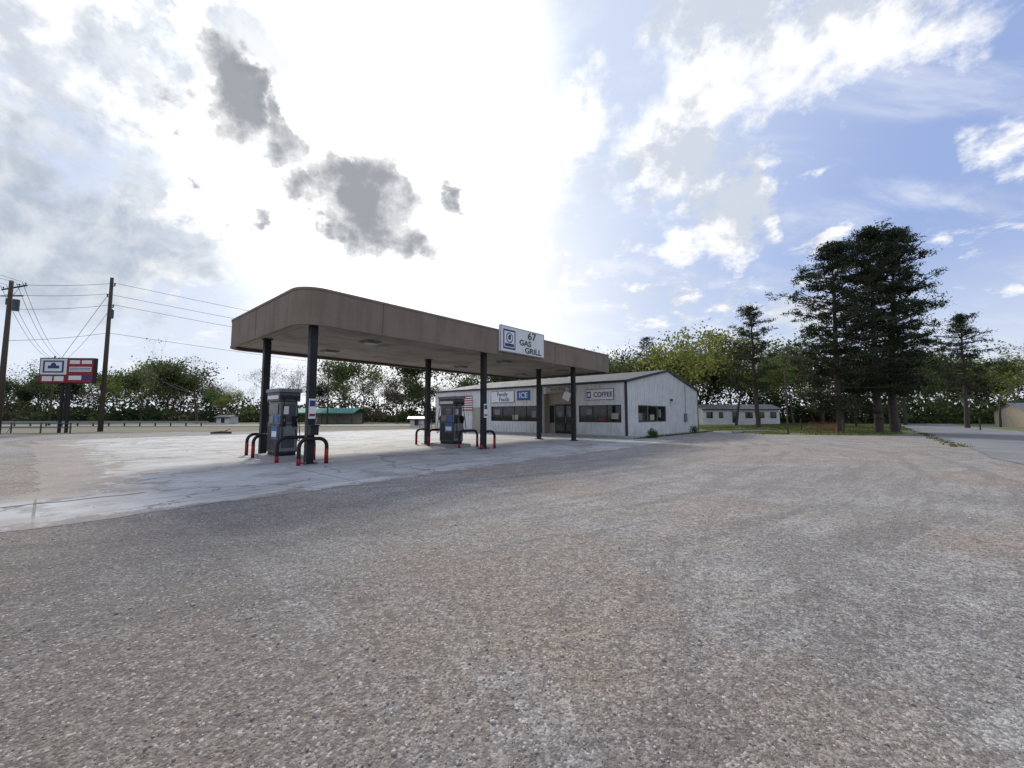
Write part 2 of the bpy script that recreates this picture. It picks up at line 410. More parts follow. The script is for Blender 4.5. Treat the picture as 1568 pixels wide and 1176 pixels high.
line('tree_line', [
    (-112, 84, 12, 84, 20, 5, 14, (.38, .3, .32, .25, .45, .3), 6., 2.8),
    (-118, 102, 16, 102, 34, 9, 17, (.42, .28, .30, .15, .45, .4), 4., 8.0),
    (-200, 120, -118, 100, 14, 8, 12, (.3, .3, .4, .2, .4, .4), 4., 6)], 7)
line('tree_line', [
    (14, 80, 62, 74, 18, 8, 16.5, (.3, .5, .2, .6, .3, .1), 4., 4.5),
    (58, 72, 130, 62, 20, 8, 13.5, (.5, .3, .2, .5, .3, .2), 4., 4.5),
    (14, 94, 135, 86, 30, 12, 18, (.4, .4, .2, .5, .3, .2), 4., 9)], 4)

def single(name, va, x, y, s, col):
    cc = np.tile(np.array(col), (len(va[2]), 1))*np.repeat(np.random.default_rng(int(x)+99).uniform(.6, 1.4, len(va[2])//4), 4)[:, None]
    V, F, MI, C = merge([(va[0]*s, va[1], 0, np.array([.1, .08, .06])), (va[2]*s, va[3], 1, cc)])
    bulk(name, V, F, MI, C, [M_bark, M_leaf], (x, y, -.03))
single('bare_tree', decid(41, 5, .75, 200, .12, .5), -56.5, 73, 1.3, (.1, .07, .05))
single('bare_tree', decid(46, 5, .7, 300, .12, .5), -21, 74, .8, (.1, .07, .05))
single('bare_tree', decid(42, 5, .6, 300, .14, .5), 93, 72, 1.3, (.14, .10, .07))
single('spring_tree', decid(43, 4, .6, 2600, .2, 1.2), 24.5, 60, 1.1, (.25, .26, .07))
single('spring_tree', decid(44, 4, .65, 2600, .18, 1.1), 33, 60, 1.2, (.20, .22, .065))
single('spring_tree', decid(45, 4, .65, 2600, .18, 1.0), 60, 50, .72, (.16, .19, .055))
single('spring_tree', decid(48, 4, .65, 2000, .18, 1.0), 39.5, 57, .85, (.15, .18, .055))
single('spring_tree', decid(47, 4, .65, 2600, .18, 1.0), -52, 73, .5, (.08, .14, .035))

def pine(name, x, y, H, Rad, z0, seed, nq, lean=(0, 0), dens=1.):
    rg = np.random.default_rng(seed); segs = []; n = 14
    pts = [np.array([lean[0]*(i/n)**1.5+rg.normal(0, .04), lean[1]*(i/n)+rg.normal(0, .04), H*.96*i/n]) for i in range(n+1)]
    r = .33*H/18
    for i in range(n): segs.append(np.r_[pts[i], pts[i+1], r*(1-.9*i/n), r*(1-.9*(i+1)/n)])
    cl = []
    nb = int(H*4.2*dens)
    for b in range(nb):
        f = (b+rg.uniform())/nb; z = z0+(H*.97-z0)*f
        prof = (math.sin(math.pi*min(1, (f*.84+.17)))**.45)*(1-.18*f)
        Ln = Rad*prof*rg.uniform(.45, 1.16)
        i = min(n-1, int(z/(H*.96)*n)); base = pts[i]+(pts[i+1]-pts[i])*(z/(H*.96)*n-i)
        a = b*2.4+rg.uniform(-.5, .5); up = -.16+.6*f+rg.normal(0, .12)
        d = np.array([math.cos(a), math.sin(a), up]); p = base
        for k in range(3):
            q = p+nrm(d)*Ln/3; segs.append(np.r_[p, q, .07*(1-k*.28), .07*(1-(k+1)*.28)])
            d = d+np.array([0, 0, .10])+rg.normal(0, .1, 3)
            for j in range(1 if k == 0 else 5):
                side = nrm(rg.normal(size=3)*np.array([1, 1, .4])); e = p+(q-p)*rg.uniform()+side*rg.uniform(.2, 1.)*(.4+Ln*.15)
                if k: segs.append(np.r_[p+(q-p)*.5, e, .022, .008])
                if not (k == 0 and rg.uniform() < .5): cl.append((e, rg.uniform(.26, .56)*(.6+Rad*.08)))
            p = q
    cp = np.array([c[0] for c in cl]); cr = np.array([c[1] for c in cl])
    idx = rg.integers(0, len(cp), nq)
    off = rg.normal(size=(nq, 3))*.54*np.array([1, 1, .48]); c = cp[idx]+off*cr[idx][:, None]
    V, F = quads(c, .12, rg, .28)
    shade = rg.uniform(.45, 1.6, len(cp))[idx]*rg.uniform(.7, 1.3, nq)
    col = np.repeat(np.array([[.04, .052, .026]])*shade[:, None], 4, 0)
    bV, bF = tubes(segs, 6)
    V, F, MI, C = merge([(bV, bF, 0, np.array([.1, .08, .06])), (V, F, 1, col)])
    bulk(name, V, F, MI, C, [M_bark, M_needle], (x, y, -.05))
pine('pine_tree', 27.8, 34.5, 16.9, 4.9, 2.0, 1, 36000, (.3, 0), 1.15)
pine('pine_tree', 30.6, 34.0, 18.0, 4.2, 3.6, 2, 34000, (.4, 0), 1.15)
pine('pine_tree', 32.8, 35.0, 18.6, 3.9, 3.4, 3, 32000, (1.4, 0), 1.15)
pine('pine_tree', 28.8, 47.6, 14.9, 3.4, 4.5, 4, 9000, (-.4, 0), .8)
pine('pine_tree', 52.6, 47.0, 13.6, 3.4, 4.5, 5, 10000, (.3, 0), .9)
pine('pine_tree', 23.5, 70, 15.5, 3.5, 6, 6, 6000, (0, 0), .8)
pine('pine_tree', 60, 62, 14, 3.2, 5, 7, 6000, (0, 0), .8)

# ---------------------------------------------------------------- canopy
C = empty('gas_station_canopy', (AX, AY, 0), TH)
def rrect(x0, x1, y0, y1, r, n=10):
    o = []
    for cx, cy, a0 in ((x1-r, y0+r, -90), (x1-r, y1-r, 0), (x0+r, y1-r, 90), (x0+r, y0+r, 180)):
        for k in range(n+1):
            a = R(a0+90*k/n); o.append((cx+r*math.cos(a), cy+r*math.sin(a)))
    return o
X0, X1, Y0, Y1, ZB, ZT = -.55, 18.8, -.45, 7.1, 4.18, 5.3
O = rrect(X0, X1, Y0, Y1, .75); I = rrect(X0+.14, X1-.14, Y0+.14, Y1-.14, .61)
b = MB(); n = len(O)
for k in range(n):
    j = (k+1) % n
    b.poly([(*O[k], ZB), (*O[j], ZB), (*O[j], ZT), (*O[k], ZT)], M_fascia)
    b.poly([(*I[k], ZB), (*I[j], ZB), (*O[j], ZB), (*O[k], ZB)], M_fascia)
    b.poly([(*O[k], ZT), (*O[j], ZT), (*I[j], ZT), (*I[k], ZT)], M_seam)
    b.poly([(*I[j], ZB), (*I[k], ZB), (*I[k], ZB+.12), (*I[j], ZB+.12)], M_seam)
    b.poly([(*I[j], ZT-.3), (*I[k], ZT-.3), (*I[k], ZT), (*I[j], ZT)], M_seam)
b.build('fascia', C, smooth=False)
b = MB(); b.poly([(*p, ZB+.12) for p in I][::-1], M_soffit); b.poly([(*p, ZT-.3) for p in I], M_roof); b.build('soffit_and_deck', C)
b = MB()
O2 = rrect(X0-.02, X1+.02, Y0-.02, Y1+.02, .77)
for k in range(n):
    j = (k+1) % n
    for za, zb in ((ZT-.06, ZT+.012), (ZB-.012, ZB+.05)):
        b.poly([(*O2[k], za), (*O2[j], za), (*O2[j], zb), (*O2[k], zb)], M_fascia)
        b.poly([(*O2[k], zb), (*O2[j], zb), (*O[j], zb), (*O[k], zb)], M_fascia)
        b.poly([(*O[k], za), (*O[j], za), (*O2[j], za), (*O2[k], za)], M_seam)
for x in (2.1, 12.3): b.box(x, x+.014, Y0-.006, Y0-.001, ZB+.05, ZT-.06, M_seam)
for y in (3.5,): b.box(X0-.006, X0-.001, y, y+.014, ZB+.05, ZT-.06, M_seam)
b.box(X1-1.35, X1-1.33, Y0-.006, Y0-.001, ZB+.05, ZT-.06, M_seam)
b.build('fascia_trim', C)
b = MB()
for x in (2.8, 10.5, 16):
    for y in (1.6, 5.0):
        b.box(x-.3, x+.3, y-.3, y+.3, ZB+.05, ZB+.118, M_ltgrey); b.box(x-.24, x+.24, y-.24, y+.24, ZB+.02, ZB+.05, M_ltgrey)
b.build('soffit_light', C, .01)
for i, (x, y) in enumerate([(0, 0), (0, 4), (7.4, 0), (7.4, 4), (14.7, 0), (14.7, 2.5)]):
    b = MB(); b.box(x-.105, x+.105, y-.105, y+.105, 0.02, ZB+.115, M_black)
    b.box(x-.2, x+.2, y-.2, y+.2, .009, .035, M_black); b.box(x-.15, x+.15, y-.15, y+.15, ZB+.07, ZB+.112, M_black)
    for sx_ in (-.15, .15):
        for sy in (-.15, .15): b.tube([(x+sx_, y+sy, .03), (x+sx_, y+sy, .07)], .018, M_gal, 6)
    b.tube([(x+.12, y-.06, .1), (x+.12, y-.06, ZB)], .012, M_dkgrey, 6)
    b.build('post_%d' % (i+1), C, .006)

S = empty('canopy_sign', (*site(7.85, -.5), 0), TH)
b = MB(); b.box(0, 3.25, -.1, 0.02, 4.32, 5.52, M_whiteb); b.build('sign_panel', S, .01)
b = MB()
for a in ((0, 3.25, 4.32, 4.35), (0, 3.25, 5.49, 5.52), (0, .03, 4.35, 5.49), (3.22, 3.25, 4.35, 5.49)): b.box(a[0], a[1], -.108, -.102, a[2], a[3], M_ltgrey)
b.box(.18, 1.02, -.106, -.102, 4.46, 5.36, M_navy); b.box(.25, .95, -.109, -.106, 4.54, 5.28, M_whiteb)
b.box(.29, .91, -.112, -.109, 4.58, 4.72, M_navy)
b.tube([(.6, -.109, 4.99), (.6, -.113, 4.99)], .24, M_navy, 28); b.tube([(.6, -.113, 4.99), (.6, -.116, 4.99)], .19, M_whiteb, 28)
b.poly([(.5, -.118, 4.9), (.7, -.118, 4.9), (.67, -.118, 5.03), (.73, -.118, 5.1), (.6, -.118, 5.14), (.5, -.118, 5.06)], M_navy)
b.build('logo', S)
text('67', S, (2.25, -.108, 5.25), (R(90), 0, 0), .50, M_green, sx=1.35, bold=.012)
text('GAS', S, (1.75, -.108, 4.87), (R(90), 0, 0), .37, M_green, sx=1.3, bold=.02)
text('GRILL', S, (2.35, -.108, 4.53), (R(90), 0, 0), .37, M_green, sx=1.35, bold=.02)

# ---------------------------------------------------------------- islands, pumps, guards
def island(x):
    o = empty('pump_island', (*site(x, 0), 0), TH)
    b = MB(); pts = rrect(-.5, .5, 1.15, 3.2, .3, 5)
    b.poly([(*p, .13) for p in pts], M_conc)
    for k in range(len(pts)):
        j = (k+1) % len(pts); b.poly([(*pts[k], 0), (*pts[j], 0), (*pts[j], .13), (*pts[k], .13)], M_conc)
    b.build('plinth', o)
def guard(x, y, w=1.1, flip=1):
    o = empty('pump_guard', (*site(x, y), 0), TH)
    h = .76; r = .24; pts = [(-w/2, 0, 0), (-w/2, 0, .3), (-w/2, 0, h-r)]
    for k in range(1, 6): a = R(180-18*k); pts.append((-w/2+r+r*math.cos(a), 0, h-r+r*math.sin(a)))
    for k in range(0, 6): a = R(90-18*k); pts.append((w/2-r+r*math.cos(a), 0, h-r+r*math.sin(a)))
    pts += [(w/2, 0, .3), (w/2, 0, 0)]
    b = MB(); b.tube(pts, .055, M_black, 12); b.build('hoop', o, smooth=True)
    b = MB(); s = flip
    b.tube([(s*w/2, 0, .05), (s*w/2, 0, .45)], .058, M_red, 12); b.tube([(-s*w/2, 0, .004), (-s*w/2, 0, .2)], .058, M_red, 12)
    b.build('red_bands', o, smooth=True)
def pump(x, y):
    o = empty('gas_pump', (*site(x, y), .13), TH)
    b = MB()
    b.box(-.28, .28, -.46, .46, 0, .1, M_black)
    b.box(-.30, .30, -.50, .50, .1, 1.02, M_dkgrey)
    b.box(-.27, .27, -.47, .47, 1.02, 1.78, M_ltgrey)
    b.box(-.33, .33, -.56, .56, 1.78, 2.08, M_dkgrey)
    b.box(-.36, .36, -.60, .60, 2.08, 2.2, M_ltgrey)
    b.build('cabinet', o, .02)
    b = MB()
    for s in (-1, 1):
        def fb(d0, d1, y0, y1, z0, z1, m):
            a, c = sorted((s*d0, s*d1)); b.box(a, c, y0, y1, z0, z1, m)
        fb(.30, .315, -.44, .10, .55, .96, M_blue); fb(.30, .315, -.44, .10, .16, .52, M_black); fb(.30, .312, .14, .44, .16, .96, M_black)
        fb(.315, .318, -.38, .04, .62, .80, M_whiteb)
        fb(.27, .30, -.4, .4, 1.35, 1.70, M_screen); fb(.30, .304, -.32, .05, 1.52, 1.64, M_ltgrey); fb(.30, .304, -.32, .05, 1.40, 1.48, M_ltgrey)
        fb(.27, .30, .0, .38, 1.06, 1.30, M_ltgrey); fb(.27, .29, -.4, -.06, 1.08, 1.3, M_blue)
        fb(.33, .336, -.48, .48, 1.86, 1.98, M_whiteb)
        for e in (-1, 1):
            bx = s*.18
            b.box(bx-.06, bx+.06, min(e*.5, e*.6), max(e*.5, e*.6), .95, 1.3, M_black)
    b.box(-.26, .26, -.508, -.5, .16, .98, M_ltgrey); b.box(-.2, .2, -.512, -.508, .25, .6, M_dkgrey); b.box(-.22, .22, -.476, -.47, 1.1, 1.7, M_dkgrey)
    b.box(-.15, .0, -.48, -.476, 1.36, 1.62, M_whiteb); b.box(-.3, .3, -.565, -.56, 1.84, 1.97, M_black)
    b.build('panels', o)
    b = MB()
    for s in (-1, 1):
        for e in (-1, 1):
            pts = []
            for k in range(15):
                t = k/14; pts.append((s*(.18+.10*math.sin(math.pi*t)), e*(.58+.14*math.sin(math.pi*t)), 1.9-(1.85*math.sin(math.pi*t*.62))*.95+(t**2)*.6))
            b.tube(pts, .016, M_rubber, 8)
            b.tube([(s*.18, e*.61, 1.0), (s*.2, e*.66, 1.22)], .03, M_black, 8); b.tube([(s*.2, e*.66, 1.22), (s*.2, e*.70, 1.12)], .012, M_gal, 6)
    b.build('hoses', o, smooth=True)
for x in (0, 7.4):
    island(x); pump(x, 2.15); guard(x, 3.15, 1.1, -1); guard(x, .95); guard(x, -.3, .8)
    guard(x, 4.35, .8, -1)
o = empty('squeegee_station', (*site(.02, -.2), 0), TH)
b = MB(); b.box(-.12, .12, -.12, .08, .86, 1.12, M_black); b.box(-.14, .14, -.14, .1, 1.12, 1.17, M_black)
b.tube([(.05, -.02, 1.17), (.09, -.06, 1.4)], .012, M_gal, 6); b.build('bucket', o, .01)
for x in (0, 7.4):
    o = empty('pump_number_sign', (*site(x, -.125), 0), TH)
    b = MB(); b.box(-.1, .1, -.02, 0, 1.35, 1.95, M_whiteb); b.box(-.085, .085, -.024, -.021, 1.72, 1.9, M_navy); b.box(-.085, .085, -.024, -.021, 1.42, 1.5, M_red); b.build('plate', o)

# ---------------------------------------------------------------- store building
BX, BY = 19.56, -.94
Bd = empty('convenience_store', (*site(BX, BY), 0), TH)
LEN, DEP, EZ, RZ = 19.75, 14.9, 3.72, 5.0
def wall(b, cols, zt, place, mat):
    for a0, a1, ops in cols:
        z = 0
        for (u, v) in ops:
            if u > z: place(b, a0, a1, z, u, mat)
            z = v
        if zt > z: place(b, a0, a1, z, zt, mat)
T = .16
fc = [(0, .35, []), (.35, 3.6, [(.97, 2.15)]), (3.6, 4.05, []), (4.05, 6.75, [(0, 3.1)]), (6.75, 7.2, []), (7.2, 12.25, [(.97, 2.2)]), (12.25, 13.6, []), (13.6, 14.6, [(0, 2.15)]), (14.6, LEN, [])]
b = MB(); wall(b, fc, EZ, lambda b, a, c, z, w, m: b.box(0, T, a, c, z, w, m), M_white)
gcol = [(T, 1.8, []), (1.8, 7.0, [(.95, 2.17)]), (7.0, DEP, [])]
wall(b, gcol, EZ, lambda b, a, c, z, w, m: b.box(a, c, 0, T, z, w, m), M_white)
b.box(T, DEP, LEN-T, LEN, 0, EZ, M_white); b.box(DEP-T, DEP, T, LEN-T, 0, EZ, M_white)
for y in (0, LEN-T):
    b.poly([(0, y, EZ), (DEP, y, EZ), (DEP/2, y, RZ)], M_white); b.poly([(0, y+T, EZ), (DEP/2, y+T, RZ), (DEP, y+T, EZ)], M_white)
b.box(T, DEP-T, T, LEN-T, -.05, .03, M_conc)
b.build('walls', Bd)
b = MB(); y = .12
ops = [(c[0], c[1], c[2][0]) for c in fc if c[2]]
while y < LEN-.1:
    segs = [(.05, EZ-.1)]
    for a0, a1, (u, v) in ops:
        if a0-.06 < y < a1+.06: segs = [(.05, u-.06), (v+.06, EZ-.1)]
    for u, v in segs:
        if v-u > .1: b.box(-.032, -.001, y-.03, y+.03, u, v, M_white)
    y += .305
x = .2
while x < DEP-.1:
    zt = EZ+(RZ-EZ)*(1-abs(x-DEP/2)/(DEP/2))-.12
    segs = [(.05, zt)]
    if 1.74 < x < 7.06: segs = [(.05, .89), (2.23, zt)]
    for u, v in segs: b.box(x-.03, x+.03, -.032, -.001, u, v, M_white)
    x += .305
b.build('wall_ribs', Bd)
b = MB()
b.box(-.03, .12, -.04, -.001, 0, EZ, M_trim); b.box(-.04, -.001, 0, .09, 0, EZ-.1, M_trim)
b.box(-.03, -.001, LEN-.12, LEN, 0, EZ-.1, M_trim)
b.box(DEP-.12, DEP+.02, -.03, -.001, 0, EZ-.05, M_trim)
b.box(-.14, -.002, -.1, LEN+.1, EZ-.1, EZ+.06, M_trim)
b.box(-.05, -.002, .13, 4.05, .0, .1, M_trim); b.box(-.05, -.002, 6.75, 13.55, 0, .1, M_trim)
for y in (6.85, 3.85, 13.1): b.box(-.1, -.034, y-.05, y+.05, .1, EZ-.1, M_tan if y != 6.85 else M_trim)
b.build('corner_trim_and_gutter', Bd)
b = MB(); ov = .12
def rf(x): return EZ+.07+(RZ-EZ)*(1-abs(x-DEP/2)/(DEP/2))
for (xa, xb) in ((-ov, DEP/2), (DEP/2, DEP+ov)):
    za, zb = rf(xa), rf(xb)
    b.poly([(xa, -ov, za), (xb, -ov, zb), (xb, LEN+ov, zb), (xa, LEN+ov, za)], M_roof)
    b.poly([(xa, -ov, za-.06), (xa, LEN+ov, za-.06), (xb, LEN+ov, zb-.06), (xb, -ov, zb-.06)], M_roof)
    b.poly([(xa, -ov-.02, za-.16), (xb, -ov-.02, zb-.16), (xb, -ov-.02, zb+.02), (xa, -ov-.02, za+.02)], M_trim)
    b.poly([(xa, LEN+ov+.02, za-.16), (xa, LEN+ov+.02, za+.02), (xb, LEN+ov+.02, zb+.02), (xb, LEN+ov+.02, zb-.16)], M_trim)
    b.poly([(xa, -.001, za-.165), (xb, -.001, zb-.165), (xb, -ov-.02, zb-.16), (xa, -ov-.02, za-.16)], M_trim)
b.build('roof', Bd)
b = MB()
def fwin(y0, y1, z0, z1, nm):
    b.box(.08, .1, y0, y1, z0, z1, M_glass)
    for a in [(y0, y1, z0, z0+.06), (y0, y1, z1-.06, z1), (y0, y0+.06, z0+.06, z1-.06), (y1-.06, y1, z0+.06, z1-.06)]: b.box(.03, .075, a[0], a[1], a[2], a[3], M_trim)
    for k in range(1, nm):
        y = y0+(y1-y0)*k/nm; b.box(.04, .076, y-.025, y+.025, z0+.06, z1-.06, M_trim)
fwin(.35, 3.6, .97, 2.15, 3); fwin(7.2, 12.25, .97, 2.2, 4)
b.box(1.8, 7.0, .08, .1, .95, 2.17, M_glass)
for a in [(1.8, 7, .95, 1.01), (1.8, 7, 2.11, 2.17), (1.8, 1.86, 1.01, 2.11), (6.94, 7., 1.01, 2.11), (3.5, 3.55, 1.01, 2.11), (5.25, 5.3, 1.01, 2.11)]: b.box(a[0], a[1], .03, .075, a[2], a[3], M_ltgrey)
for y0, y1, z0, z1, m_ in ((.6, 1.1, 1.2, 1.6, M_tan), (2.6, 3.0, 1.5, 1.9, M_ltgrey), (7.5, 7.9, 1.3, 1.8, M_ltgrey), (9.3, 9.9, 1.1, 1.5, M_tan), (11.3, 11.9, 1.5, 1.95, M_ltgrey), (1.6, 2.1, 1.1, 1.25, M_red)):
    b.box(.076, .079, y0, y1, z0, z1, m_)
b.box(2.0, 2.6, .077, .079, 1.1, 1.6, M_ltgrey); b.box(4.0, 4.8, .077, .079, 1.1, 1.5, M_tan); b.box(5.6, 6.1, .077, .079, 1.3, 1.9, M_ltgrey)
b.build('windows', Bd)
b = MB(); rx = .7
b.box(rx, rx+.05, 4.05, 6.75, .03, 3.1, M_tan); b.box(T, rx, 4.0, 4.05, 0.03, 3.1, M_tan); b.box(T, rx, 6.75, 6.8, .03, 3.1, M_tan); b.box(T, rx, 4.05, 6.75, 3.1, 3.15, M_tan)
for y0, y1 in ((4.25, 5.15), (5.19, 6.09)):
    b.box(rx-.06, rx-.002, y0, y1, .04, 2.28, M_black); b.box(rx-.066, rx-.061, y0+.09, y1-.09, .3, 2.16, M_glass)
    b.box(rx-.07, rx-.067, y0+.25, y0+.6, 1.35, 1.75, M_ltgrey)
b.box(rx-.12, rx-.07, 5.08, 5.11, .9, 1.4, M_gal)
b.box(rx-.05, rx-.002, 6.2, 6.6, .9, 2.2, M_black)
b.build('entry_and_doors', Bd)
b = MB(); b.box(.02, .06, 13.6, 14.6, .02, 2.15, M_tan); b.box(.0, .02, 14.45, 14.5, 1., 1.15, M_gal); b.build('side_door', Bd)
b = MB(); b.box(-1.25, 0, -.6, LEN+.3, 0, .12, M_conc); b.box(-1.25, DEP, -.9, -.6, 0, .1, M_conc); b.build('sidewalk', Bd, .01)
b = MB(); b.box(7.8, 8.0, -.2, -.034, 2.55, 2.75, M_dkgrey); b.box(7.7, 8.1, -.3, -.1, 2.5, 2.56, M_whiteb); b.build('wall_lamp', Bd, .01)
b = MB(); b.box(11.0, 11.4, -.18, -.034, .9, 1.6, M_ltgrey); b.tube([(11.2, -.1, 1.6), (11.2, -.1, 4.0)], .03, M_gal, 8); b.build('electric_meter', Bd, .01)
rotF = (R(90), 0, R(-90))
def fsign(name, y0, y1, z0, z1, base=M_whiteb, x=-.036, tilt=0.):
    o = empty(name, (*site(BX+x, BY+(y0+y1)/2), (z0+z1)/2), TH)
    w, h = (y1-y0)/2, (z1-z0)/2
    b = MB(); b.box(-.035, 0, -w, w, -h, h, M_trim); b.box(-.042, -.035, -w+.03, w-.03, -h+.03, h-.03, base); pnl = b.build('panel', o)
    if tilt: pnl.rotation_euler[0] = tilt
    return o, w, h
o, w, h = fsign('coffee_sign', .85, 2.95, 2.5, 3.25); text('COFFEE', o, (-.044, -.26, -.02), rotF, .46, M_navy, sx=.9, bold=.02)
b = MB(); b.box(-.046, -.043, .66, .98, -.24, .22, M_navy); b.box(-.049, -.046, .72, .91, -.14, .12, M_whiteb); b.build('cup_mark', o)
o, w, h = fsign('diner_sign', 9.6, 12.2, 2.5, 3.45); text('Family', o, (-.044, 0, .2), rotF, .46, M_navy); text('Foods', o, (-.044, -.2, -.22), rotF, .46, M_navy)
o, w, h = fsign('ice_sign', 8.0, 9.3, 2.65, 3.4, M_blue); text('ICE', o, (-.044, 0, 0), rotF, .6, M_whiteb)
o, w, h = fsign('store_sign', 4.3, 6.4, 3.12, 3.55, M_tan); text('WATERS', o, (-.044, 0, 0), rotF, .34, M_green)
o, w, h = fsign('tilted_sign', 4.2, 4.9, 2.5, 3.2, M_whiteb, tilt=R(25))
o = empty('american_flag', (*site(BX-.06, BY+16.1), 2.55), TH)
b = MB(); W, Hh = 1.6, .66
for k in range(13):
    z1 = Hh-k*2*Hh/13; b.box(-.02, 0, -W, W, z1-2*Hh/13, z1, M_red if k % 2 == 0 else M_whiteb)
b.box(-.026, -.021, W-1.25, W, Hh-2*Hh*7/13, Hh, M_navy); b.build('cloth', o)

# ---------------------------------------------------------------- utility poles & wires
def upole(x, y, H, arm_z, arm_dir, arm=2.6, r=.17):
    o = empty('utility_pole', (x, y, 0)); b = MB(); b.tube([(0, 0, -.2), (0, 0, H)], [r, r*.65], M_wood, 12); b.build('pole', o, smooth=True)
    if arm_z:
        b = MB(); d = Vector((math.cos(arm_dir), math.sin(arm_dir), 0)); nn = Vector((-d.y, d.x, 0))
        for z in arm_z:
            c = Vector((0, 0, z))+nn*.17
            p0, p1 = c-d*arm/2, c+d*arm/2
            b.tube([p0, p1], .07, M_wood, 4)
            for sg in (-.8, .8): b.tube([c+d*sg+Vector((0, 0, -.03)), c+Vector((0, 0, -.7))-nn*.05], .02, M_gal, 4)
            for t in (-.92, -.4, .4, .92):
                q = c+d*arm/2*t; b.tube([q, q+Vector((0, 0, .12)), q+Vector((0, 0, .14)), q+Vector((0, 0, .24))], [.02, .02, .06, .03], M_dkgrey, 8)
        b.build('crossarm', o)
    return o
o1 = upole(-36.6, 36.2, 14.0, [], 0, r=.2)
b = MB()
for z, dx in ((13.2, .3), (12.2, -.3), (11.2, .3)): b.tube([(0, 0, z), (dx, 0, z+.05), (dx, 0, z+.3)], [.04, .05, .07], M_dkgrey, 8)
b.tube([(.33, -.1, 10.2), (.33, -.1, 10.25), (.33, -.1, 11.0), (.33, -.1, 11.05)], [.1, .14, .14, .1], M_dkgrey, 12); b.build('insulators', o1)
o2 = upole(-39.7, 31.4, 12.1, [11.6], R(-18), 3.4, r=.2)
b = MB(); b.tube([(.4, .1, 9.7), (.4, .1, 10.6)], .2, M_dkgrey, 14); b.tube([(-.35, .1, 10.2), (-.35, .1, 10.7)], .08, M_dkgrey, 10); b.tube([(-.9, .1, 10.9), (.9, .1, 10.9)], .05, M_wood, 4); b.build('transformer', o2)
upole(-66, 58, 10, [9.6], 0, 2.4, .14); upole(-2, 78, 11, [], 0, 2); upole(44, 52, 8.5, [], 0, 2, .12)
upole(-30, 66, 9, [8.6], 0, 2.2, .13)
def wires(name, spans, r=.018):
    cu = bpy.data.curves.new(name, 'CURVE'); cu.dimensions = '3D'; cu.bevel_depth = r; cu.bevel_resolution = 1; cu.materials.append(M_wire)
    for a, c, sag in spans:
        sp = cu.splines.new('POLY'); sp.points.add(24)
        for k in range(25):
            t = k/24; sp.points[k].co = (a[0]+(c[0]-a[0])*t, a[1]+(c[1]-a[1])*t, a[2]+(c[2]-a[2])*t-4*sag*t*(1-t), 1)
    o = bpy.data.objects.new(name, cu); COL.objects.link(o); return o
P1 = (-36.6, 36.2); P2 = (-39.7, 31.4)
sp = []
for z, dx, sg in ((13.5, .3, 1.4), (12.5, -.3, 1.5), (11.5, .3, 1.6), (8.9, 0, 1.3)):
    sp.append(((P1[0]+dx, P1[1], z), (30, 96, z-1.5), sg))
    sp.append(((P1[0]+dx, P1[1], z), (P2[0], P2[1]+dx, z-1.6), .15))
for t in (-1.5, -.7, .7, 1.5):
    sp.append(((P2[0]+t*.95, P2[1]-t*.3, 11.85), (-66+t*.7, 58, 9.8), 1.)); sp.append(((P2[0]+t*.95, P2[1]-t*.3, 11.85), (-20+t, -6, 12.2), 1.2))
sp.append(((P1[0], P1[1], 12.8), (P1[0]-4.6, P1[1]-3, 0), 0)); sp.append(((P1[0], P1[1], 11.0), (-66, 58, 8.5), .8))
wires('power_lines', sp, .016)

# ---------------------------------------------------------------- roadside sign
S = empty('roadside_sign', (-37.2, 33.8, 0), R(3))
b = MB(); b.box(-.45, -.3, -.08, .08, 0, 4.2, M_black); b.box(.1, .25, -.08, .08, 0, 4.2, M_black); b.box(-.12, .02, -.05, .05, 1.0, 4.0, M_black); b.build('posts', S)
b = MB(); b.box(-2.2, 2.15, -.16, .16, 4.1, 6.25, M_black); b.build('frame', S, .02)
b = MB()
b.box(-2.1, -.02, -.172, -.161, 4.85, 6.17, M_whiteb); b.box(-1.9, -.25, -.178, -.172, 5.0, 6.02, M_navy); b.box(-1.75, -.4, -.183, -.178, 5.12, 5.9, M_whiteb)
b.box(-1.5, -.6, -.188, -.183, 5.35, 5.6, M_navy); b.tube([(-1.07, -.183, 5.62), (-1.07, -.189, 5.62)], .22, M_navy, 20)
b.box(-2.1, -.02, -.172, -.161, 4.18, 4.8, M_red); b.box(-1.9, -1.1, -.178, -.172, 4.3, 4.7, M_whiteb); b.box(-.95, -.2, -.178, -.172, 4.3, 4.7, M_whiteb)
b.box(.03, 2.07, -.172, -.161, 4.18, 6.17, M_red)
b.box(.2, 1.0, -.178, -.172, 5.75, 6.05, M_whiteb); b.box(1.15, 1.95, -.178, -.172, 5.75, 6.05, M_whiteb); b.box(.2, 1.95, -.178, -.172, 5.1, 5.5, M_whiteb)
b.box(.2, 1.2, -.178, -.172, 4.4, 4.75, M_whiteb); b.box(1.3, 1.95, -.178, -.172, 4.35, 4.8, M_navy)
b.box(.25, 1.9, -.183, -.178, 5.2, 5.27, M_navy); b.box(.25, 1.9, -.183, -.178, 5.35, 5.42, M_navy)
b.build('faces', S)
o = empty('pipe_fence', (-46, 33, 0)); b = MB()
for k in range(9): b.tube([(k*2.4-9, 0, 0), (k*2.4-9, 0, .85)], .05, M_dkgrey, 8)
for z in (.45, .8): b.tube([(-9.2, 0, z), (10.3, 0, z)], .035, M_dkgrey, 8)
b.build('rails', o)
o = empty('guardrail', (-120, 51.5, 0), math.atan2(12, 266)); b = MB()
for k in range(40): b.box(k*2.0-.06, k*2.0+.06, .02, .14, 0, .72, M_wood)
for z0, z1, y in ((.42, .5, -.03), (.5, .62, -.001), (.62, .7, -.03)): b.box(-.5, 79, y-.03, y, z0, z1, M_gal)
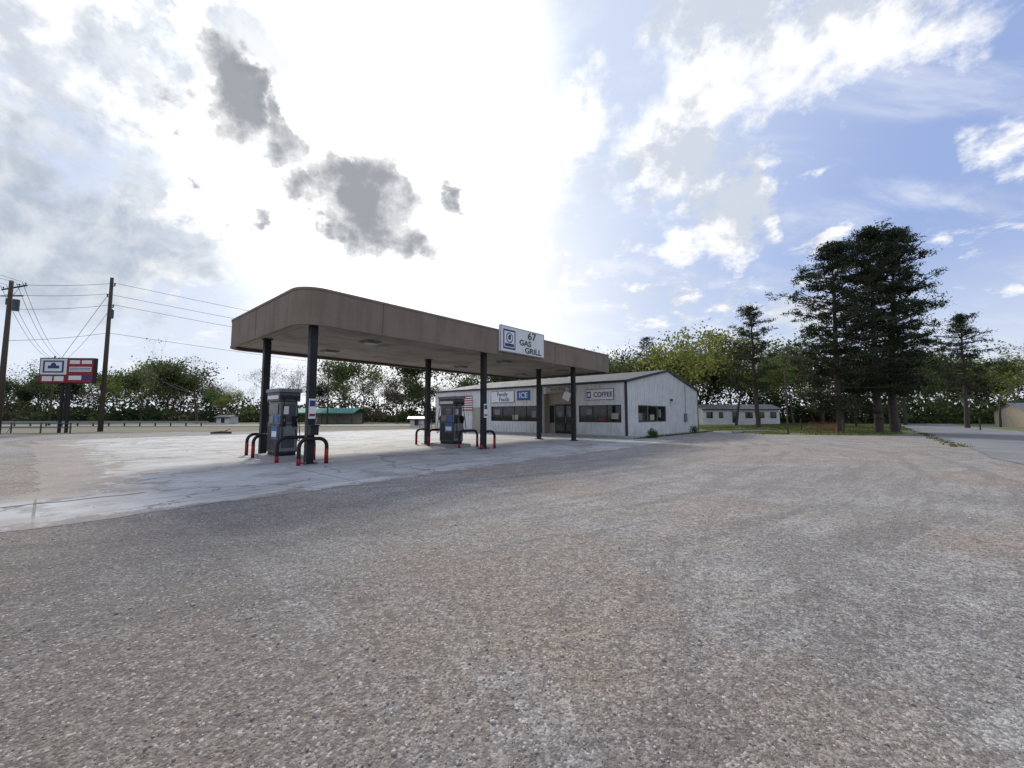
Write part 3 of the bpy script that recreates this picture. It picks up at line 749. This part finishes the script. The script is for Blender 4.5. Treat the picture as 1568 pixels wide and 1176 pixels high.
b.build('rail_and_posts', o)
o = empty('pipe_fence', (-6.5, 42.2, 0), R(8)); b = MB()
for k in range(6): b.tube([(k*1.2-3, 0, 0), (k*1.2-3, 0, 1.0)], .03, M_dkgrey, 6)
for z in (.5, .95): b.tube([(-3.1, 0, z), (3.1, 0, z)], .025, M_dkgrey, 6)
b.build('rails', o)
o = empty('red_gate', (23.6, 31.0, 0), R(10)); b = MB()
for x in (-1.1, -.4, .4, 1.1): b.tube([(x, 0, 0), (x, 0, .95)], .022, M_red, 8)
for z in (.2, .45, .7, .93): b.tube([(-1.1, 0, z), (1.1, 0, z)], .016, M_red, 8)
b.build('bars', o)
o = empty('fence_post', (21.0, 31, 0)); b = MB(); b.tube([(0, 0, 0), (0, 0, 5.2)], [.06, .05], M_wood, 8); b.build('shaft', o)
for x, y in ((25.6, 31.5), (34.5, 36.5), (38, 40), (42, 44), (27, 38), (46, 40)):
    o = empty('fence_post', (x, y, 0)); b = MB(); b.tube([(0, 0, 0), (0, 0, 1.1), (0, 0, 1.16)], [.06, .055, .03], M_wood, 8); b.build('shaft', o)
for x, y, rz in ((20.0, 35.5, 10), (22.3, 36.5, 6), (18.6, 33.6, 40)):
    o = empty('wheel_stop', (x, y, 0), R(rz)); b = MB()
    b.box(-.95, .95, -.11, .11, 0, .138, M_conc); b.build('block', o, .03)

def house(name, x, y, rz, w, d, h, rh, mw, mr, wins):
    o = empty(name, (x, y, 0), R(rz)); b = MB(); b.box(-w/2, w/2, -d/2, d/2, 0, h, mw)
    for s in (-1, 1): b.poly([(s*w/2, -d/2, h), (s*w/2, d/2, h), (s*w/2, 0, h+rh)], mw)
    b.build('walls', o)
    b = MB(); e = .3
    for s in (-1, 1):
        zz = h-rh*e/(d/2)+.03; b.poly([(-w/2-e, s*(d/2+e), zz), (w/2+e, s*(d/2+e), zz), (w/2+e, 0, h+rh+.03), (-w/2-e, 0, h+rh+.03)], mr)
        b.box(-w/2-e, w/2+e, s*(d/2+e)-.04, s*(d/2+e)+.04, zz-.16, zz-.01, M_trim if mr != M_greenroof else M_greenroof)
    b.build('roof', o)
    b = MB()
    for (a, ww, z0, z1) in wins:
        b.box(a-ww/2-.08, a+ww/2+.08, -d/2-.03, -d/2-.001, z0-.08, z1+.08, M_whiteb); b.box(a-ww/2, a+ww/2, -d/2-.05, -d/2-.031, z0, z1, M_glass)
    b.build('windows', o); return o
house('mobile_home', 36, 66, 0, 12, 4.5, 2.5, .7, M_white, M_ltgrey, [(-5, 1, 1, 2), (-3.2, .7, 1, 2), (-1, .9, .3, 2.1), (1.2, 1.2, 1, 2), (3.2, .8, 1, 2), (5, 1, 1, 2)])
o = empty('green_roof_pavilion', (-33, 73, 0)); b = MB()
for x in (-5.2, -2.6, 0, 2.6, 5.2):
    for y in (-2.6, 2.6): b.box(x-.1, x+.1, y-.1, y+.1, 0, 1.95, M_dkgrey)
b.box(-5.2, 5.2, 2.2, 2.35, 0, 1.9, M_tan); b.build('posts', o)
b = MB()
for s in (-1, 1):
    b.poly([(-5.8, s*3.2, 1.9), (5.8, s*3.2, 1.9), (5.8, 0, 2.75), (-5.8, 0, 2.75)], M_greenroof); b.box(-5.8, 5.8, s*3.2-.03, s*3.2+.03, 1.75, 1.89, M_greenroof)
b.build('roof', o)
house('white_shed', -49, 70, 0, 2.2, 2.2, 1.2, .3, M_white, M_ltgrey, [(0, .6, .2, 1.1)])
house('white_shed', -11.9, 51, 8, 1.6, 1.4, 1.1, .2, M_white, M_ltgrey, [(0, .5, .2, .9)])
house('house', 66, 50, -20, 7, 5, 2.0, 1.0, M_tan, M_ltgrey, [(-2, 1, .9, 1.8), (0, .9, .1, 1.9), (2, 1, .9, 1.8)])
house('mobile_home', 78, 56, -14, 11, 4.5, 2.3, .6, M_white, M_ltgrey, [(-4, 1, 1, 2), (-1, .9, .3, 2.1), (1.2, 1.2, 1, 2), (4, 1, 1, 2)])

# ---------------------------------------------------------------- loose gravel + grass blades
rg = np.random.default_rng(9); n = 22000
ang = rg.uniform(-1.0, 1.0, n); dist = 1.4+rg.uniform(0, 1, n)**1.3*12
cx, cy = np.sin(ang)*dist, np.cos(ang)*dist
keepn = (np.sin(cx*2.1+1)+np.sin(cy*1.7+cx)+np.sin((cx+cy)*.8))*.33 > rg.uniform(-1.2, .7, n)
lx = math.cos(TH)*(cx-AX)+math.sin(TH)*(cy-AY); ly = -math.sin(TH)*(cx-AX)+math.cos(TH)*(cy-AY)
ok = keepn & ~((ly > -4.2) & (lx > -4.0)); cx, cy = cx[ok], cy[ok]; n = len(cx)
sz = np.minimum(.002+rg.exponential(.0022, n), .014); sz[:10] = .018
cube = np.array([(-1, -1, -1), (1, -1, -1), (1, 1, -1), (-1, 1, -1), (-1, -1, 1), (1, -1, 1), (1, 1, 1), (-1, 1, 1)], float)
V = cube[None]*rg.uniform(.55, 1.1, (n, 8, 1))*rg.uniform(.6, 1.2, (n, 1, 3)); V[:, 4:, :2] *= .65
a = rg.uniform(0, 6.28, n); ca, sa = np.cos(a)[:, None], np.sin(a)[:, None]
Vx = V[:, :, 0]*ca-V[:, :, 1]*sa; Vy = V[:, :, 0]*sa+V[:, :, 1]*ca
V = np.stack([Vx*sz[:, None]+cx[:, None], Vy*sz[:, None]+cy[:, None], (V[:, :, 2]*.6+.35)*sz[:, None]+.001], 2)
fq = np.array([(0, 3, 2, 1), (4, 5, 6, 7), (0, 1, 5, 4), (1, 2, 6, 5), (2, 3, 7, 6), (3, 0, 4, 7)])
F = (fq[None]+(np.arange(n)*8)[:, None, None]).reshape(-1, 4)
colr = np.repeat(np.array([.40, .37, .33])[None]*rg.uniform(.55, 1.5, (n, 1))*np.stack([np.ones(n), rg.uniform(.9, 1, n), rg.uniform(.8, 1, n)], 1), 8, 0)
bulk('loose_gravel', V.reshape(-1, 3), F, np.zeros(len(F)), colr, [M_stone])
def blades(name, pts, n, h, seed, cols):
    rg = np.random.default_rng(seed); pts = np.array(pts)
    c = pts[rg.integers(0, len(pts), n)]
    c = c[:, :2]+rg.normal(0, 1, (n, 2))*c[:, 2:3]
    hh = h*rg.uniform(.4, 1.3, n); a = rg.uniform(0, 6.28, n); w = .012+.02*rg.uniform(size=n)
    dx, dy = np.cos(a)*w, np.sin(a)*w; lx, ly = rg.normal(0, .35, n)*hh, rg.normal(0, .35, n)*hh
    z = np.zeros(n)
    V = np.stack([np.stack([c[:, 0]-dx, c[:, 1]-dy, z], 1), np.stack([c[:, 0]+dx, c[:, 1]+dy, z], 1), np.stack([c[:, 0]+lx+dx*.2, c[:, 1]+ly+dy*.2, hh], 1), np.stack([c[:, 0]+lx-dx*.2, c[:, 1]+ly-dy*.2, hh], 1)], 1)
    cc = np.repeat(np.array(cols)[rg.integers(0, len(cols), n)]*rg.uniform(.6, 1.3, (n, 1)), 4, 0)
    bulk(name, V.reshape(-1, 3), np.arange(4*n).reshape(-1, 4), np.zeros(n), cc, [M_leaf])
gp = []
for i in range(700):
    x = rg.uniform(19, 52); y0 = 30+max(0, (x-29.3))*1.14; gp.append((x, y0+rg.uniform(0, 22), .35))
blades('grass_blades', gp, 36000, .13, 1, [(.12, .18, .04), (.21, .18, .09), (.09, .13, .035)])
gp = [(*site(BX+t, BY-1.0+rg.normal(0, .1)), .12) for t in np.linspace(-.8, 15, 60)]+[(*site(BX+rg.uniform(1, 9), BY-.95), .08) for _ in range(6)]
gp += [(*site(rg.uniform(20, 70), -15.9+rg.normal(0, .12)), .15) for t in range(60)]
blades('weeds', gp, 3000, .08, 2, [(.09, .13, .03), (.16, .14, .07)])
for (t, s) in ((1.0, .28), (1.4, .2), (9.6, .3)):
    rg2 = np.random.default_rng(int(t*10)); c = rg2.normal(0, .5, (300, 3))*s*np.array([1, 1, 1.2])+np.array([0, 0, s*.9]); c[:, 2] = np.abs(c[:, 2])
    Vq, Fq = quads(c, .06, rg2, .5); w = site(BX+t, BY-1.25)
    bulk('weed_clump', Vq, Fq, np.zeros(len(Fq)), np.repeat(np.array([[.08, .13, .03]])*rg2.uniform(.6, 1.4, (300, 1)), 4, 0), [M_leaf], (w[0], w[1], 0))
o = empty('fallen_log', (-22.5, 31.5, 0), R(15)); b = MB(); b.tube([(-.7, 0, .1), (0, .05, .14), (.7, 0, .11)], [.07, .11, .08], M_bark, 9); b.tube([(.1, .05, .14), (.5, .3, .4)], [.04, .02], M_bark, 6); b.build('trunk', o)

# ---------------------------------------------------------------- sun & sky
EL, AZ = 34., -20.
sd = Vector((math.sin(R(AZ))*math.cos(R(EL)), math.cos(R(AZ))*math.cos(R(EL)), math.sin(R(EL))))
ld = bpy.data.lights.new('sun', 'SUN'); ld.energy = 2.7; ld.angle = R(9); ld.color = (1, .95, .86)
lo = bpy.data.objects.new('sun', ld); COL.objects.link(lo); lo.rotation_mode = 'QUATERNION'; lo.rotation_quaternion = sd.to_track_quat('Z', 'Y'); lo.location = (0, 0, 30)

w = bpy.data.worlds.new('World'); scene.world = w; w.use_nodes = True; nt = w.node_tree
bg = nt.nodes['Background']
sky = N(nt, 'ShaderNodeTexSky', sky_type='NISHITA'); sky.sun_disc = False
sky.sun_elevation = R(EL); sky.sun_rotation = R(AZ); sky.air_density = 1.0; sky.dust_density = 1.2; sky.ozone_density = 1.5
STR = .1
D = N(nt, 'ShaderNodeTexCoord').outputs['Generated']
nv = N(nt, 'ShaderNodeVectorMath', operation='NORMALIZE'); L(nt, D, nv.inputs[0]); D = nv.outputs[0]
sp_ = N(nt, 'ShaderNodeSeparateXYZ'); L(nt, D, sp_.inputs[0])
zz = mth(nt, 'ADD', mth(nt, 'MAXIMUM', sp_.outputs[2], 0.), .3)
cb = N(nt, 'ShaderNodeCombineXYZ'); L(nt, mth(nt, 'DIVIDE', sp_.outputs[0], zz), cb.inputs[0]); L(nt, mth(nt, 'DIVIDE', sp_.outputs[1], zz), cb.inputs[1])
PC = cb.outputs[0]
wv = noise(nt, D, 5.0, 6, .62, 0., 1)
wa = N(nt, 'ShaderNodeVectorMath', operation='SUBTRACT'); L(nt, wv, wa.inputs[0]); wa.inputs[1].default_value = (.5, .5, .5)
wb = N(nt, 'ShaderNodeVectorMath', operation='MULTIPLY_ADD'); L(nt, wa.outputs[0], wb.inputs[0]); wb.inputs[1].default_value = (.34, .34, .34); L(nt, D, wb.inputs[2])
DW = wb.outputs[0]
def lobe(v, wd):
    d = N(nt, 'ShaderNodeVectorMath', operation='DISTANCE'); L(nt, DW, d.inputs[0]); d.inputs[1].default_value = Vector(v).normalized()
    return maprange(nt, d.outputs['Value'], wd, 0., 0., 1., False)
def maxall(ls):
    r = ls[0]
    for l in ls[1:]: r = mth(nt, 'SMOOTH_MAX', r, l, .08)
    return r
whites = [((-.40, .955, .62), .40), ((-.216, .942, .781), .26), ((-.619, .939, .83), .22), ((-.80, .965, .50), .20), ((-.265, .977, .331), .30), ((.026, .974, .379), .18),
          ((-.02, .95, .60), .20), ((-1.12, .935, .90), .20), ((-.85, .93, 1.0), .14), ((-1.15, .964, .508), .24), ((-.95, .95, .35), .16)]
rights = [((.316, .952, .653), .18), ((.445, .941, .798), .20), ((.59, .93, .943), .21), ((.75, .924, 1.022), .14), ((.848, .937, .846), .14), ((.994, .929, .959), .16),
          ((.397, .972, .403), .11), ((.526, .968, .452), .10), ((.494, .958, .581), .11), ((1.227, .954, .637), .09), ((.606, .964, .508), .07), ((.155, .947, .717), .13),
          ((-1.0, -.6, .7), .5), ((.6, -.9, .6), .5), ((0, -.5, 1.), .4)]
n_big = noise(nt, D, 4.2, 7, .58, .1)
n_fine = noise(nt, PC, 6.0, 8, .64, .2)
n_puff = noise(nt, D, 11.0, 6, .6, .3)
n_wisp = noise(nt, mapping(nt, PC, rot=(0, 0, R(-35)), scale=(1.0, 2.6, 1)), 2.0, 6, .6, .5)
W = maxall([lobe(*l) for l in whites]); Rr = maxall([lobe(*l) for l in rights])
nn_ = mth(nt, 'SUBTRACT', mth(nt, 'ADD', mth(nt, 'MULTIPLY', n_big, .5), mth(nt, 'MULTIPLY', n_fine, .5)), .5)
mw = maprange(nt, mth(nt, 'ADD', W, mth(nt, 'MULTIPLY', nn_, 6.0)), .15, .70)
mr = maprange(nt, mth(nt, 'ADD', Rr, mth(nt, 'MULTIPLY', nn_, 3.8)), .18, .78)
mwisp = maprange(nt, n_wisp, .44, .75, 0, .45)
cloud = mth(nt, 'MAXIMUM', mth(nt, 'MAXIMUM', mw, mth(nt, 'MULTIPLY', mr, .95)), mwisp)
ss = N(nt, 'ShaderNodeVectorMath', operation='SCALE'); L(nt, sky.outputs[0], ss.inputs[0]); ss.inputs['Scale'].default_value = STR
skyc = mixc(nt, .75, ss.outputs[0], (.39, .51, .87))
ds = N(nt, 'ShaderNodeVectorMath', operation='DOT_PRODUCT'); L(nt, D, ds.inputs[0]); ds.inputs[1].default_value = sd
SUND = ds.outputs['Value']
skyc = mixc(nt, maprange(nt, SUND, .50, .97, 0, .95), skyc, (.70, .79, .96))
nearsun = maprange(nt, SUND, .88, 1.0)
shade = maprange(nt, mth(nt, 'ADD', mth(nt, 'ADD', mth(nt, 'MULTIPLY', n_fine, .6), mth(nt, 'MULTIPLY', n_puff, .5)), mth(nt, 'MULTIPLY', mth(nt, 'SUBTRACT', .5, n_big), .9)), .46, .60)
ccol = mixc(nt, nearsun, mixc(nt, shade, (.66, .71, .80), (1.08, 1.08, 1.08)), (2.3, 2.25, 2.2))
col = mixc(nt, cloud, skyc, ccol)
haze = mth(nt, 'MULTIPLY', maprange(nt, SUND, .90, 1.0), .85)
col = mixc(nt, haze, col, (2.3, 2.25, 2.16))
hz = maprange(nt, sp_.outputs[2], .34, .0, 0, .8)
col = mixc(nt, hz, col, (.84, .90, .98))
hs = N(nt, 'ShaderNodeVectorMath', operation='DISTANCE'); L(nt, D, hs.inputs[0]); hs.inputs[1].default_value = Vector((-.16, .97, .22)).normalized()
col = mixc(nt, maprange(nt, hs.outputs['Value'], .55, .05, 0, .9), col, (1.2, 1.2, 1.2))
darks = [((-.47, .959, .57), .12), ((-.36, .9655, .48), .145), ((-.40, .96, .42), .10), ((-.555, .949, .70), .085), ((-.716, .94, .814), .10), ((-.62, .967, .455), .07), ((-.168, .962, .524), .06), ((-.74, .95, .62), .06)]
darks2 = [((-1.12, .967, .50), .20), ((-1.2, .967, .38), .18), ((-.80, .97, .42), .14), ((-.95, .96, .66), .12), ((-1.0, .967, .28), .14), ((-.62, .95, .95), .12), ((-.95, .94, .95), .10)]
def dmask(dl, k, a, b_, mx):
    Dk = maxall([lobe(*l) for l in dl]); s = mth(nt, 'ADD', Dk, mth(nt, 'MULTIPLY', nn_, k))
    return mth(nt, 'MULTIPLY', maprange(nt, s, a, b_, 0, mx), maprange(nt, Dk, .0, .3)), s
md2, s2 = dmask(darks2, 3.6, .1, .75, .85)
col = mixc(nt, md2, col, mixc(nt, maprange(nt, n_puff, .35, .62), (.44, .51, .62), (.72, .77, .84)))
md, s1 = dmask(darks, 2.2, .08, .55, .96)
s1b = mth(nt, 'ADD', s1, mth(nt, 'MULTIPLY', mth(nt, 'SUBTRACT', n_puff, .5), 1.8))
dcol = mixc(nt, maprange(nt, s1b, .10, .95), (.92, .93, .95), (.30, .32, .36))
col = mixc(nt, md, col, dcol)
L(nt, col, bg.inputs['Color']); bg.inputs['Strength'].default_value = 1.0
w.cycles.sampling_method = 'MANUAL'; w.cycles.sample_map_resolution = 512

# ---------------------------------------------------------------- camera
cam = bpy.data.cameras.new('camera'); cam.lens = 36*620/1568; cam.sensor_width = 36; cam.clip_end = 6000; cam.clip_start = .05
co_ = bpy.data.objects.new('camera', cam); COL.objects.link(co_); co_.location = (0, 0, 1.45); co_.rotation_euler = (R(90+4.43), 0, 0)
scene.camera = co_
